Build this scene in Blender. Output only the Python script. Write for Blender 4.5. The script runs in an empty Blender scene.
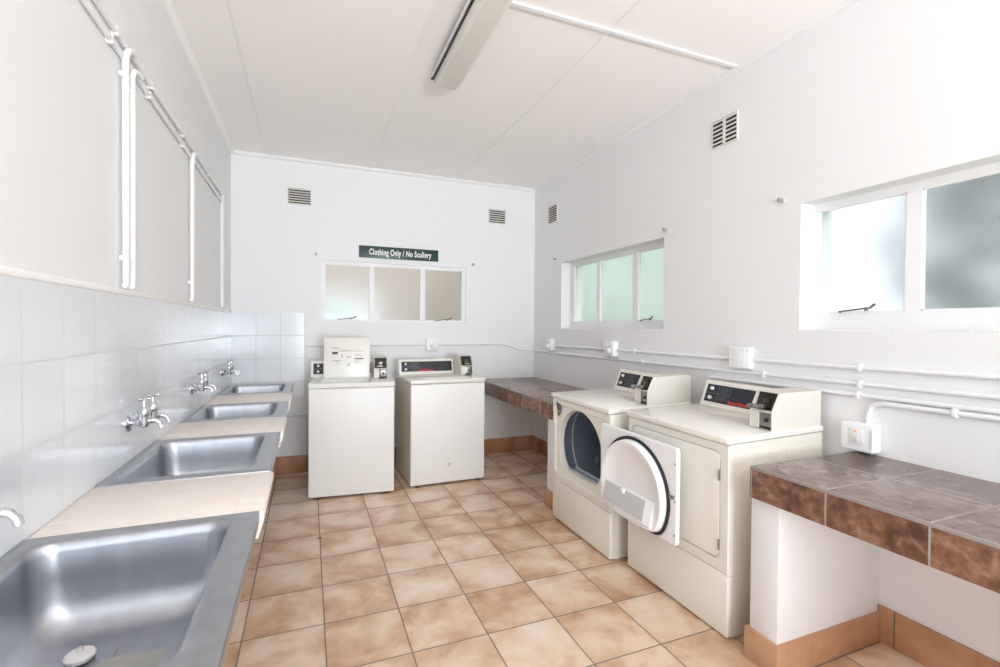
import bpy, bmesh, math, random
from mathutils import Vector, Matrix
random.seed(7)
SC = bpy.context.scene
COL = SC.collection

# ------------------------------------------------------------------ camera
H = 1.36
F_PX, YAW, PIT, ROLL = 475.95, 0.3824, 0.0132, -0.0077
cam = bpy.data.cameras.new('camera'); cam.sensor_width = 36.0; cam.lens = F_PX / 1000 * 36
cam.clip_start = 0.02; cam.clip_end = 200
camo = bpy.data.objects.new('camera', cam); COL.objects.link(camo)
c, s = math.cos(YAW), math.sin(YAW); cp, sp = math.cos(PIT), math.sin(PIT); cr, sr = math.cos(ROLL), math.sin(ROLL)
r0 = Vector((c, -s, 0)); f0 = Vector((s, c, 0)); z0 = Vector((0, 0, 1))
u2 = z0 * cp + f0 * sp; fw = f0 * cp - z0 * sp
right = r0 * cr - u2 * sr; up = r0 * sr + u2 * cr
M = Matrix((right, up, -fw)).transposed().to_4x4(); M.translation = (0, 0, H)
camo.matrix_world = M
SC.camera = camo

# ------------------------------------------------------------------ sky, sun, added lamps, exposure
SC.view_settings.view_transform = 'Standard'; SC.view_settings.look = 'None'
SC.view_settings.gamma = 1; SC.view_settings.use_curve_mapping = False
SC.view_settings.exposure = -0.15
SC.cycles.diffuse_bounces = 10; SC.cycles.max_bounces = 16; SC.cycles.transparent_max_bounces = 12
SC.cycles.sample_clamp_indirect = 6.0
W = bpy.data.worlds.new('sky'); SC.world = W; W.use_nodes = True
bg = W.node_tree.nodes['Background']; bg.inputs[0].default_value = (0.90, 0.95, 1.0, 1); bg.inputs[1].default_value = 1.9

def area(name, loc, rot, sx, sy, power, col=(1, 1, 1)):
    l = bpy.data.lights.new(name, 'AREA'); l.shape = 'RECTANGLE'; l.size = sx; l.size_y = sy; l.energy = power; l.color = col
    o = bpy.data.objects.new(name, l); o.location = loc; o.rotation_euler = rot; COL.objects.link(o); return o
R90 = math.pi / 2
area('rear_doorway_fill', (0.85, -4.62, 1.35), (R90, 0, 0), 2.4, 2.4, 120, (0.83, 0.915, 1.0))  # added soft lamp filling the invented rear doorway, out of view
fl = area('flash_stand_in', (0.85, -3.4, 1.1), (math.pi - .85, 0, 0), 1.6, .9, 122, (0.83, 0.915, 1.0)); fl.data.spread = math.radians(112)  # added uplight behind the camera, standing in for a bounced flash
sun = bpy.data.lights.new('sun', 'SUN'); sun.energy = 2.5; sun.angle = 0.02; sun.color = (1, .96, .9)
suno = bpy.data.objects.new('sun', sun); COL.objects.link(suno); suno.rotation_euler = Vector((-.75, .25, -.9)).to_track_quat('-Z', 'Y').to_euler()

# ------------------------------------------------------------------ room numbers (metres; camera stands over x=0, y=0)
XL, XR, YB, YF, ZC = -0.636, 2.331, 4.781, -4.4, 2.891

# ------------------------------------------------------------------ materials
def srgb(r, g, b):
    f = lambda v: (v / 255 / 12.92) if v / 255 <= .04045 else ((v / 255 + .055) / 1.055) ** 2.4
    return (f(r), f(g), f(b), 1)
def mat(name, col, rough=.5, metal=0, bump=0, bscale=60, var=0, vscale=5, coat=0, spec=.5):
    m = bpy.data.materials.new(name); m.use_nodes = True; nt = m.node_tree; p = nt.nodes['Principled BSDF']
    p.inputs['Base Color'].default_value = col; p.inputs['Roughness'].default_value = rough; p.inputs['Metallic'].default_value = metal
    p.inputs['Coat Weight'].default_value = coat; p.inputs['Specular IOR Level'].default_value = spec
    tc = nt.nodes.new('ShaderNodeTexCoord')
    if var:
        n = nt.nodes.new('ShaderNodeTexNoise'); n.inputs['Scale'].default_value = vscale; n.inputs['Detail'].default_value = 4
        nt.links.new(tc.outputs['Object'], n.inputs['Vector'])
        mx = nt.nodes.new('ShaderNodeMix'); mx.data_type = 'RGBA'
        mx.inputs[6].default_value = tuple(v * (1 - var) for v in col[:3]) + (1,); mx.inputs[7].default_value = tuple(min(1, v * (1 + var * .6)) for v in col[:3]) + (1,)
        nt.links.new(n.outputs['Fac'], mx.inputs[0]); nt.links.new(mx.outputs[2], p.inputs['Base Color'])
    if bump:
        n = nt.nodes.new('ShaderNodeTexNoise'); n.inputs['Scale'].default_value = bscale; n.inputs['Detail'].default_value = 3
        nt.links.new(tc.outputs['Object'], n.inputs['Vector'])
        b = nt.nodes.new('ShaderNodeBump'); b.inputs['Strength'].default_value = bump; b.inputs['Distance'].default_value = .002
        nt.links.new(n.outputs['Fac'], b.inputs['Height']); nt.links.new(b.outputs['Normal'], p.inputs['Normal'])
    return m

def tile_mat(name, ax, o, pitch, gw, ramp, grout, rough=.35, nscale=3.0, fine=14, rnd=.35, edge=.0, bump=.3, fineamt=.3, gsoft=.6, veins=None):
    m = bpy.data.materials.new(name); m.use_nodes = True; nt = m.node_tree; N = nt.nodes; L = nt.links; p = N['Principled BSDF']
    def math_(op, a, b=None, clamp=False):
        n = N.new('ShaderNodeMath'); n.operation = op; n.use_clamp = clamp
        for i, v in enumerate((a, b)):
            if v is None: continue
            if isinstance(v, (int, float)): n.inputs[i].default_value = v
            else: L.new(v, n.inputs[i])
        return n.outputs[0]
    tc = N.new('ShaderNodeTexCoord'); sx = N.new('ShaderNodeSeparateXYZ'); L.new(tc.outputs['Object'], sx.inputs[0])
    ij = []; ds = []
    for k in range(2):
        if ax[k] is None: ij.append(None); continue
        v = math_('DIVIDE', math_('SUBTRACT', sx.outputs['XYZ'.index(ax[k])], o[k]), pitch[k])
        ij.append(math_('FLOOR', v)); fr = math_('FRACT', v)
        ds.append(math_('MULTIPLY', math_('MINIMUM', fr, math_('SUBTRACT', 1.0, fr)), pitch[k]))
    d = ds[0] if len(ds) == 1 else math_('MINIMUM', ds[0], ds[1])
    mr = N.new('ShaderNodeMapRange'); mr.inputs['From Min'].default_value = gw * gsoft * .5; mr.inputs['From Max'].default_value = gw * .5 * (2 - gsoft)
    L.new(d, mr.inputs['Value']); tilemask = mr.outputs['Result']
    cx = N.new('ShaderNodeCombineXYZ')
    for k in range(2):
        if ij[k] is not None: L.new(ij[k], cx.inputs[k])
    wn = N.new('ShaderNodeTexWhiteNoise'); wn.noise_dimensions = '3D'; L.new(cx.outputs[0], wn.inputs['Vector'])
    vm = N.new('ShaderNodeVectorMath'); vm.operation = 'SCALE'; vm.inputs['Scale'].default_value = 7.0; L.new(wn.outputs['Color'], vm.inputs[0])
    va = N.new('ShaderNodeVectorMath'); va.operation = 'ADD'; L.new(tc.outputs['Object'], va.inputs[0]); L.new(vm.outputs[0], va.inputs[1])
    n1 = N.new('ShaderNodeTexNoise'); n1.inputs['Scale'].default_value = nscale; n1.inputs['Detail'].default_value = 3; n1.inputs['Distortion'].default_value = .4; L.new(va.outputs[0], n1.inputs['Vector'])
    n2 = N.new('ShaderNodeTexNoise'); n2.inputs['Scale'].default_value = fine; n2.inputs['Detail'].default_value = 5; L.new(va.outputs[0], n2.inputs['Vector'])
    f = math_('ADD', math_('MULTIPLY', math_('SUBTRACT', n1.outputs['Fac'], .5), 1.5), math_('MULTIPLY', math_('SUBTRACT', n2.outputs['Fac'], .5), fineamt))
    f = math_('ADD', f, math_('MULTIPLY', math_('SUBTRACT', wn.outputs['Value'], .5), rnd))
    f = math_('ADD', f, .5)
    if edge:
        e = N.new('ShaderNodeMapRange'); e.inputs['From Min'].default_value = 0; e.inputs['From Max'].default_value = pitch[0] * .28; e.inputs['To Min'].default_value = -edge; e.inputs['To Max'].default_value = edge * .35
        L.new(d, e.inputs['Value']); f = math_('ADD', f, e.outputs['Result'])
    cr_ = N.new('ShaderNodeValToRGB'); L.new(f, cr_.inputs[0])
    el = cr_.color_ramp.elements
    el[0].position = ramp[0][0]; el[0].color = ramp[0][1]; el[1].position = ramp[-1][0]; el[1].color = ramp[-1][1]
    for ps, cl in ramp[1:-1]:
        q = el.new(ps); q.color = cl
    base = cr_.outputs[0]
    if veins:
        n3 = N.new('ShaderNodeTexNoise'); n3.inputs['Scale'].default_value = veins[1]; n3.inputs['Detail'].default_value = 6; n3.inputs['Roughness'].default_value = .65; n3.inputs['Distortion'].default_value = 1.2
        L.new(va.outputs[0], n3.inputs['Vector'])
        vr = N.new('ShaderNodeMapRange'); vr.inputs['From Min'].default_value = .56; vr.inputs['From Max'].default_value = .70; vr.inputs['To Max'].default_value = veins[2]; L.new(n3.outputs['Fac'], vr.inputs['Value'])
        mv = N.new('ShaderNodeMix'); mv.data_type = 'RGBA'; L.new(vr.outputs[0], mv.inputs[0]); L.new(base, mv.inputs[6]); mv.inputs[7].default_value = veins[0]; base = mv.outputs[2]
    mx = N.new('ShaderNodeMix'); mx.data_type = 'RGBA'; L.new(tilemask, mx.inputs[0]); mx.inputs[6].default_value = grout; L.new(base, mx.inputs[7])
    L.new(mx.outputs[2], p.inputs['Base Color'])
    ro = N.new('ShaderNodeMapRange'); ro.inputs['To Min'].default_value = .8; ro.inputs['To Max'].default_value = rough; L.new(tilemask, ro.inputs['Value']); L.new(ro.outputs[0], p.inputs['Roughness'])
    b = N.new('ShaderNodeBump'); b.inputs['Strength'].default_value = bump; b.inputs['Distance'].default_value = .003
    hh = math_('ADD', tilemask, math_('MULTIPLY', n2.outputs['Fac'], .15)); L.new(hh, b.inputs['Height']); L.new(b.outputs[0], p.inputs['Normal'])
    return m

paint = mat('white_wall_paint', srgb(231, 231, 232), .55, bump=.15, bscale=45)
ceilp = mat('white_ceiling_paint', srgb(246, 243, 241), .6)
gloss = mat('white_gloss_paint', srgb(233, 233, 234), .42)
battenp = mat('white_batten_paint', srgb(250, 248, 246), .5)
white_pl = mat('white_plastic', srgb(236, 236, 238), .35)
chrome = mat('polished_chrome', srgb(225, 225, 230), .10, 1)
dullmetal = mat('dull_steel', srgb(150, 148, 145), .35, 1)
darkmetal = mat('dark_metal', srgb(70, 66, 60), .45, .8)
enamel = mat('white_enamel', srgb(236, 236, 234), .36, var=.02, vscale=3, spec=.4)
cream_top = mat('cream_enamel_top', srgb(234, 230, 222), .25, coat=.3)
almond = mat('almond_enamel', srgb(232, 229, 221), .28, coat=.3)
almond_box = mat('almond_coin_box_paint', srgb(214, 209, 199), .4)
almond_side = mat('almond_painted_side', srgb(224, 218, 206), .4, var=.04, vscale=4)
black_panel = mat('black_control_panel', srgb(38, 40, 46), .3)
grey_line = mat('grey_print', srgb(110, 115, 122), .5)
red_print = mat('red_lettering', srgb(225, 60, 40), .5)
white_print = mat('white_lettering', srgb(240, 240, 240), .5)
dark_print = mat('dark_print', srgb(70, 70, 72), .6)
sign_green = mat('dark_green_sign', srgb(38, 62, 60), .35)
rubber = mat('black_rubber', srgb(28, 28, 32), .6)
drum_mat = mat('slate_enamel_drum', srgb(132, 144, 160), .35, .2)
drum_ring = mat('grey_drum_ring', srgb(190, 193, 198), .35)
door_white = mat('white_door_liner', srgb(243, 244, 246), .3, coat=.2)
slot_dark = mat('dark_void', srgb(40, 38, 36), .8)
hookm = mat('weathered_bracket', srgb(165, 162, 154), .45, .3)
vent_metal = mat('painted_vent', srgb(214, 211, 205), .5)
worktop = None
lampm = mat('yellowed_diffuser', srgb(226, 224, 217), .35, var=.08, vscale=20)
lampbody = mat('grey_fitting', srgb(150, 150, 148), .45)
handle_brass = mat('tarnished_stay', srgb(120, 118, 108), .4, .6)
pale_green = mat('green_sticker', srgb(150, 170, 60), .5)
foot_mat = mat('rusty_foot', srgb(80, 66, 55), .6)
plugwhite = mat('white_plug', srgb(225, 222, 222), .5)

# brushed stainless sink
def steel_mat():
    m = bpy.data.materials.new('stainless_steel'); m.use_nodes = True; nt = m.node_tree; N = nt.nodes; L = nt.links; p = N['Principled BSDF']
    p.inputs['Base Color'].default_value = srgb(176, 178, 184); p.inputs['Metallic'].default_value = 1
    tc = N.new('ShaderNodeTexCoord'); mp = N.new('ShaderNodeMapping'); mp.inputs['Scale'].default_value = (9, 9, 1.5); L.new(tc.outputs['Object'], mp.inputs[0])
    n = N.new('ShaderNodeTexNoise'); n.inputs['Scale'].default_value = 3; n.inputs['Detail'].default_value = 5; L.new(mp.outputs[0], n.inputs['Vector'])
    r = N.new('ShaderNodeMapRange'); r.inputs['To Min'].default_value = .26; r.inputs['To Max'].default_value = .44; L.new(n.outputs['Fac'], r.inputs[0]); L.new(r.outputs[0], p.inputs['Roughness'])
    mx = N.new('ShaderNodeMix'); mx.data_type = 'RGBA'; L.new(n.outputs['Fac'], mx.inputs[0]); mx.inputs[6].default_value = srgb(160, 163, 170); mx.inputs[7].default_value = srgb(196, 198, 203); L.new(mx.outputs[2], p.inputs['Base Color'])
    return m
steel = steel_mat()
# frosted window glass: blurred refraction with a share of clear passage
def glass_mat(rough, clear, tint):
    m = bpy.data.materials.new('obscure_glass'); m.use_nodes = True; nt = m.node_tree; N = nt.nodes; L = nt.links
    N.remove(N['Principled BSDF']); out = N['Material Output']
    rf = N.new('ShaderNodeBsdfRefraction'); rf.inputs['Roughness'].default_value = rough; rf.inputs['IOR'].default_value = 1.08; rf.inputs['Color'].default_value = tint
    tr = N.new('ShaderNodeBsdfTransparent'); tr.inputs['Color'].default_value = tint
    gl = N.new('ShaderNodeBsdfGlossy'); gl.inputs['Roughness'].default_value = .15
    m1 = N.new('ShaderNodeMixShader'); m1.inputs[0].default_value = clear; L.new(rf.outputs[0], m1.inputs[1]); L.new(tr.outputs[0], m1.inputs[2])
    m2 = N.new('ShaderNodeMixShader'); m2.inputs[0].default_value = .05; L.new(m1.outputs[0], m2.inputs[1]); L.new(gl.outputs[0], m2.inputs[2])
    n = N.new('ShaderNodeTexNoise'); n.inputs['Scale'].default_value = 9; tc = N.new('ShaderNodeTexCoord'); L.new(tc.outputs['Object'], n.inputs['Vector'])
    b = N.new('ShaderNodeBump'); b.inputs['Strength'].default_value = .3; b.inputs['Distance'].default_value = .01; L.new(n.outputs['Fac'], b.inputs['Height']); L.new(b.outputs[0], rf.inputs['Normal'])
    L.new(m2.outputs[0], out.inputs[0]); return m
glass = glass_mat(.55, .12, (.95, .965, .97, 1))
def mesh_screen_mat():
    m = bpy.data.materials.new('lint_screen_mesh'); m.use_nodes = True; nt = m.node_tree; N = nt.nodes; L = nt.links; p = N['Principled BSDF']
    tc = N.new('ShaderNodeTexCoord'); ck = N.new('ShaderNodeTexVoronoi'); ck.voronoi_dimensions = '2D'; ck.inputs['Scale'].default_value = 95; ck.inputs['Randomness'].default_value = 0
    sp_ = N.new('ShaderNodeSeparateXYZ'); cb_ = N.new('ShaderNodeCombineXYZ'); L.new(tc.outputs['Object'], sp_.inputs[0]); L.new(sp_.outputs[0], cb_.inputs[0]); L.new(sp_.outputs[2], cb_.inputs[1]); L.new(cb_.outputs[0], ck.inputs['Vector']); r = N.new('ShaderNodeValToRGB'); L.new(ck.outputs['Distance'], r.inputs[0])
    r.color_ramp.elements[0].position = .25; r.color_ramp.elements[0].color = srgb(160, 162, 166); r.color_ramp.elements[1].position = .45; r.color_ramp.elements[1].color = srgb(225, 227, 230)
    L.new(r.outputs[0], p.inputs['Base Color']); p.inputs['Roughness'].default_value = .5; return m
screenm = mesh_screen_mat()

TS = .3353; GX, GY = .0700, 3.299
terra = [(.08, srgb(186, 144, 112)), (.34, srgb(212, 178, 148)), (.55, srgb(228, 203, 178)), (.85, srgb(236, 220, 204))]
floor_m = tile_mat('terracotta_floor_tiles', 'XY', (GX, GY), (TS, TS), .0056, terra, srgb(124, 116, 111), rough=.30, nscale=4.6, fine=22, rnd=.22, edge=.12)
terra2 = [(.15, srgb(160, 112, 80)), (.5, srgb(186, 140, 106)), (.85, srgb(204, 164, 132))]
skirt_x = tile_mat('terracotta_skirting_x', ('X', None), (GX, 0), (TS, 1), .006, terra2, srgb(110, 95, 85), rough=.4, nscale=4, edge=.1)
skirt_y = tile_mat('terracotta_skirting_y', ('Y', None), (.90, 0), (TS, 1), .006, terra2, srgb(110, 95, 85), rough=.4, nscale=4, edge=.1)
wt = [(.2, srgb(223, 226, 230)), (.8, srgb(228, 231, 235))]
walltile_y = tile_mat('white_wall_tiles', 'YZ', (1.464, 1.475), (.2075, .2102), .005, wt, srgb(212, 212, 212), rough=.12, rnd=.9, bump=.12)
walltile_x = tile_mat('white_wall_tiles_back', 'XZ', (-.438, 1.4785), (.2015, .2102), .005, wt, srgb(196, 196, 193), rough=.12, rnd=.9, bump=.12)
slate = [(.2, srgb(88, 60, 46)), (.45, srgb(116, 80, 62)), (.65, srgb(138, 100, 80)), (.9, srgb(168, 136, 118))]
slate_sheen = [(.2, srgb(108, 88, 82)), (.5, srgb(128, 110, 104)), (.85, srgb(148, 130, 122))]  # slate tones greyed: reflections on the shelf top put into the colour
shelf_top_m = tile_mat('slate_top_tiles', 'XY', (1.663, 1.100), (.345, .298), .006, slate_sheen, srgb(160, 152, 148), rough=.24, nscale=5, fine=22, rnd=.1, fineamt=1.1, veins=(srgb(186, 172, 164), 7, .5))
shelf_top_m2 = tile_mat('slate_top_tiles_far', 'XY', (1.663, 3.293), (.345, .32), .006, slate_sheen, srgb(150, 142, 138), rough=.24, nscale=5, fine=22, rnd=.1, fineamt=1.1, veins=(srgb(186, 172, 164), 7, .5))
fascia_m = tile_mat('brown_fascia_tiles', ('Y', None), (1.100, 0), (.298, 1), .006, slate, srgb(170, 166, 164), rough=.35, nscale=7, fine=30, rnd=.2, fineamt=1.3, veins=(srgb(186, 150, 130), 9, .6))
fascia_m2 = tile_mat('brown_fascia_tiles_far', ('Y', None), (3.293, 0), (.32, 1), .007, slate, srgb(170, 166, 164), rough=.35, nscale=7, fine=30, rnd=.2, fineamt=1.3, veins=(srgb(186, 150, 130), 9, .6))
pk = [(.2, srgb(232, 222, 212)), (.8, srgb(240, 231, 223))]
worktop = tile_mat('cream_mosaic_worktop', 'XY', (-.63, 1.47), (.22, .028), .002, pk, srgb(228, 218, 208), rough=.4, nscale=8, rnd=.2, bump=.25)

# ------------------------------------------------------------------ mesh helpers
def newbm(): return bmesh.new()
def box(bm, x0, x1, y0, y1, z0, z1, bev=0, seg=2):
    r = bmesh.ops.create_cube(bm, size=1)['verts']
    for v in r: v.co = Vector(((x0 + x1) / 2 + v.co.x * (x1 - x0), (y0 + y1) / 2 + v.co.y * (y1 - y0), (z0 + z1) / 2 + v.co.z * (z1 - z0)))
    if bev:
        es = list({e for v in r for e in v.link_edges})
        bmesh.ops.bevel(bm, geom=es, offset=bev, segments=seg, profile=.5, affect='EDGES')
def prism(bm, pts, axis, a, b, bev=0):
    idx = 'xyz'.index(axis)
    def mk(p, t):
        l = list(p); l.insert(idx, t); return Vector(l)
    A = [bm.verts.new(mk(p, a)) for p in pts]; B = [bm.verts.new(mk(p, b)) for p in pts]
    n = len(pts); fs = [bm.faces.new(A), bm.faces.new(B[::-1])]
    for i in range(n): fs.append(bm.faces.new((A[i], B[i], B[(i + 1) % n], A[(i + 1) % n])))
    if bev:
        es = list({e for f in fs for e in f.edges}); bmesh.ops.bevel(bm, geom=es, offset=bev, segments=2, profile=.5, affect='EDGES')
def tube(bm, pts, r, n=12, cap=True, radii=None):
    pts = [Vector(p) for p in pts]; rings = []
    t = (pts[1] - pts[0]).normalized(); ref = Vector((0, 0, 1)) if abs(t.z) < .9 else Vector((1, 0, 0))
    nrm = t.cross(ref).normalized()
    for i, p in enumerate(pts):
        if i == 0: t = (pts[1] - pts[0])
        elif i == len(pts) - 1: t = pts[-1] - pts[-2]
        else: t = (pts[i + 1] - p).normalized() + (p - pts[i - 1]).normalized()
        t.normalize(); nrm = (nrm - t * nrm.dot(t)).normalized(); bn = t.cross(nrm)
        rr = radii[i] if radii else r
        rings.append([bm.verts.new(p + (nrm * math.cos(k * 2 * math.pi / n) + bn * math.sin(k * 2 * math.pi / n)) * rr) for k in range(n)])
    for A, B in zip(rings, rings[1:]):
        for k in range(n): bm.faces.new((A[k], A[(k + 1) % n], B[(k + 1) % n], B[k]))
    if cap: bm.faces.new(rings[0][::-1]); bm.faces.new(rings[-1])
def lathe(bm, prof, center, axis='z', n=24):
    c = Vector(center); rings = []
    for r, h in prof:
        ring = []
        for k in range(n):
            a = k * 2 * math.pi / n; u, v = r * math.cos(a), r * math.sin(a)
            d = {'z': (u, v, h), 'x': (h, u, v), 'y': (u, h, v)}[axis]
            ring.append(bm.verts.new(c + Vector(d)))
        rings.append(ring)
    for A, B in zip(rings, rings[1:]):
        for k in range(n): bm.faces.new((A[k], A[(k + 1) % n], B[(k + 1) % n], B[k]))
    bm.faces.new(rings[0][::-1]); bm.faces.new(rings[-1])
def loft(bm, rings, cap0=False, cap1=False):
    R = [[bm.verts.new(p) for p in r] for r in rings]; n = len(R[0])
    for A, B in zip(R, R[1:]):
        for k in range(n): bm.faces.new((A[k], A[(k + 1) % n], B[(k + 1) % n], B[k]))
    if cap0: bm.faces.new(R[0][::-1])
    if cap1: bm.faces.new(R[-1])
    return R
def rrect(x0, x1, y0, y1, r, n=6):
    out = []
    for cx, cy, a0 in ((x1 - r, y1 - r, 0), (x0 + r, y1 - r, 90), (x0 + r, y0 + r, 180), (x1 - r, y0 + r, 270)):
        for k in range(n + 1):
            a = math.radians(a0 + 90 * k / n); out.append((cx + r * math.cos(a), cy + r * math.sin(a)))
    return out
def obj(name, bm, m, parent=None, smooth=True, ang=35, mats=None):
    bmesh.ops.recalc_face_normals(bm, faces=bm.faces)
    me = bpy.data.meshes.new(name); bm.to_mesh(me); bm.free()
    for k in (mats or [m]): me.materials.append(k)
    if smooth:
        me.polygons.foreach_set('use_smooth', [True] * len(me.polygons)); me.set_sharp_from_angle(angle=math.radians(ang))
    o = bpy.data.objects.new(name, me); COL.objects.link(o)
    if parent: o.parent = parent
    return o
def thing(name, label, cat, loc=(0, 0, 0), rot=(0, 0, 0), group=None):
    o = bpy.data.objects.new(name, None); o.empty_display_size = .05; COL.objects.link(o); o.location = loc; o.rotation_euler = rot
    o['label'] = label; o['category'] = cat
    if group: o['group'] = group
    return o
def tag(o, label, cat, group=None):
    o['label'] = label; o['category'] = cat
    if group: o['group'] = group
    return o
def struct(name, bm, m, **k):
    o = obj(name, bm, m, **k); o['kind'] = 'structure'; return o
def text_mesh(name, body, size, m, parent, mat4, sx=1.0, offset=0.0, ext=.0006):
    cu = bpy.data.curves.new(name, 'FONT'); cu.body = body; cu.size = size; cu.align_x = 'CENTER'; cu.align_y = 'CENTER'; cu.extrude = ext; cu.offset = offset; cu.space_character = 1.12 if offset > .001 else 1.0
    t = bpy.data.objects.new(name + '_src', cu); COL.objects.link(t)
    me = bpy.data.meshes.new_from_object(t); bpy.data.objects.remove(t)
    me.name = name; me.materials.clear(); me.materials.append(m)
    me.transform(mat4 @ Matrix.Diagonal((sx, 1, 1, 1)))
    o = bpy.data.objects.new(name, me); COL.objects.link(o); o.parent = parent; return o

# ------------------------------------------------------------------ room shell
def wall_holes(bm, axis, a, b, u0, u1, v0, v1, holes):
    us = sorted({u0, u1, *[h[0] for h in holes], *[h[1] for h in holes]}); vs = sorted({v0, v1, *[h[2] for h in holes], *[h[3] for h in holes]})
    V = {}
    def vt(t, u, v):
        k = (round(t, 5), round(u, 5), round(v, 5))
        if k not in V: V[k] = bm.verts.new((t, u, v) if axis == 'x' else (u, t, v))
        return V[k]
    solid = lambda i, j: 0 <= i < len(us) - 1 and 0 <= j < len(vs) - 1 and not any(h[0] <= (us[i] + us[i + 1]) / 2 <= h[1] and h[2] <= (vs[j] + vs[j + 1]) / 2 <= h[3] for h in holes)
    for i in range(len(us) - 1):
        for j in range(len(vs) - 1):
            if not solid(i, j): continue
            A, B, C, D = us[i], us[i + 1], vs[j], vs[j + 1]
            for t in (a, b): bm.faces.new([vt(t, A, C), vt(t, B, C), vt(t, B, D), vt(t, A, D)])
            for di, dj, e in ((-1, 0, ((A, C), (A, D))), (1, 0, ((B, C), (B, D))), (0, -1, ((A, C), (B, C))), (0, 1, ((A, D), (B, D)))):
                if not solid(i + di, j + dj): bm.faces.new([vt(a, *e[0]), vt(b, *e[0]), vt(b, *e[1]), vt(a, *e[1])])
TH = .24
bm = newbm(); box(bm, XL - TH, XR + TH, YF - TH, YB + TH, -.12, 0); struct('floor', bm, floor_m, smooth=False)
bm = newbm(); box(bm, XL - TH, XR + TH, YF - TH, YB + TH, ZC, ZC + .12); struct('ceiling', bm, ceilp, smooth=False)
bm = newbm(); box(bm, XL - TH, XL, YF - TH, YB + TH, 0, ZC); struct('wall_left', bm, paint, smooth=False)
HB = (.108, 1.532, 1.398, 1.978)
H2 = (2.700, 4.170, 1.350, 2.005)
H3 = (.235, 1.690, 1.357, 2.003)
bm = newbm(); wall_holes(bm, 'y', YB, YB + TH, XL, XR, 0, ZC, [HB]); struct('wall_back', bm, paint, smooth=False)
bm = newbm(); wall_holes(bm, 'x', XR, XR + TH, YF - TH, YB + TH, 0, ZC, [H2, H3]); struct('wall_right', bm, paint, smooth=False)
bm = newbm(); wall_holes(bm, 'y', YF - TH, YF, XL, XR, 0, ZC, [(-.35, 2.05, 0, 2.5)]); struct('wall_rear', bm, paint, smooth=False)

# tile dados
bm = newbm(); box(bm, XL, XL + .008, YF, YB, .0, 1.475); struct('trim_1', bm, walltile_y, smooth=False)
bm = newbm(); box(bm, XL + .008, -.034, YB - .008, YB, .70, 1.475); struct('trim_2', bm, walltile_x, smooth=False)
bm = newbm(); box(bm, XL, XL + .0125, YF, YB - .008, 1.468, 1.488, .004); struct('trim_3', bm, battenp)
# ceiling battens and cornices
n = 4
for x in (-.355, .555, 1.438):
    bm = newbm(); box(bm, x - .011, x + .011, YF, YB, ZC - .002, ZC, .001); struct('trim_%d' % n, bm, battenp); n += 1
bm = newbm(); box(bm, XL, XR, 2.068, 2.102, ZC - .010, ZC, .003); struct('trim_%d' % n, bm, gloss); n += 1
bm = newbm(); box(bm, XL, XR, -.35, -.316, ZC - .010, ZC, .003); struct('trim_%d' % n, bm, gloss); n += 1
q = [(0, 0), (.028, 0), (.026, -.010), (.019, -.019), (.010, -.026), (0, -.028)]
bm = newbm(); prism(bm, [(YB - a, ZC + b) for a, b in q], 'x', XL, XR); struct('trim_%d' % n, bm, gloss); n += 1
bm = newbm(); prism(bm, [(XR - a, ZC + b) for a, b in q], 'y', YF, YB); struct('trim_%d' % n, bm, gloss); n += 1
bm = newbm(); prism(bm, [(XL + a, ZC + b) for a, b in q], 'y', YF, YB); struct('trim_%d' % n, bm, ceilp); n += 1

# skirting tiles
SK = .158
bm = newbm(); box(bm, XL + .009, XR - .002, YB - .014, YB, 0, SK, .002); struct('baseboard_back', bm, skirt_x)
bm = newbm(); box(bm, XR - .014, XR, YF, YB - .014, 0, SK, .002); struct('baseboard_right', bm, skirt_y)

# ------------------------------------------------------------------ windows
def window(name, axis, t0, t1, hole, panes, zb, zt, stays, gl=glass):
    """steel casement: frame in the hole, one pane per light, stay handles"""
    bm = newbm(); u0, u1, v0, v1 = hole
    wall_holes(bm, axis, t0, t1, u0 + .0005, u1 - .0005, v0 + .0005, v1 - .0005, [(p[0], p[1], zb, zt) for p in panes])
    bmesh.ops.bevel(bm, geom=[e for e in bm.edges if len(e.link_faces) == 2 and e.calc_face_angle(0) > 1], offset=.003, segments=2, affect='EDGES')
    fr = struct(name, bm, gloss)
    tm = (t0 + t1) / 2
    def P(t, u, v): return (t, u, v) if axis == 'x' else (u, t, v)
    for p in panes:
        bm = newbm(); a, b = (tm - .002, tm + .002)
        lo, hi = P(a, p[0] - .002, zb - .002), P(b, p[1] + .002, zt + .002)
        box(bm, lo[0], hi[0], lo[1], hi[1], lo[2], hi[2]); obj('pane', bm, gl, fr, smooth=False)
        # putty/glazing bead
        bm = newbm(); w = .006
        for (A, B, C, D) in ((p[0], p[1], zb, zb + w), (p[0], p[1], zt - w, zt), (p[0], p[0] + w, zb, zt), (p[1] - w, p[1], zb, zt)):
            lo, hi = P(t0 + .004, A, C), P(tm - .002, B, D); box(bm, lo[0], hi[0], lo[1], hi[1], lo[2], hi[2])
        obj('glazing_bead', bm, gloss, fr, smooth=False)
    for (u, sg) in stays:
        bm = newbm(); z = zb - .012
        tube(bm, [P(t0 - .006, u, z + .012), P(t0 - .018, u, z + .016), P(t0 - .020, u + sg * .14, z + .030)], .0045, 8)
        tube(bm, [P(t0 - .020, u + sg * .14, z + .030), P(t0 - .030, u + sg * .165, z + .045)], .006, 8)
        lathe(bm, [(.008, -.004), (.009, .012), (.006, .014)], P(t0 - .012, u + sg * .12, z + .02), 'z', 12)
        obj('stay', bm, handle_brass, fr)
    return fr
window('window_1', 'y', YB + .012, YB + .045, HB, [(.142, .551), (.589, 1.054), (1.096, 1.495)], 1.420, 1.945, [(.26, 1), (1.21, 1)])
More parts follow.
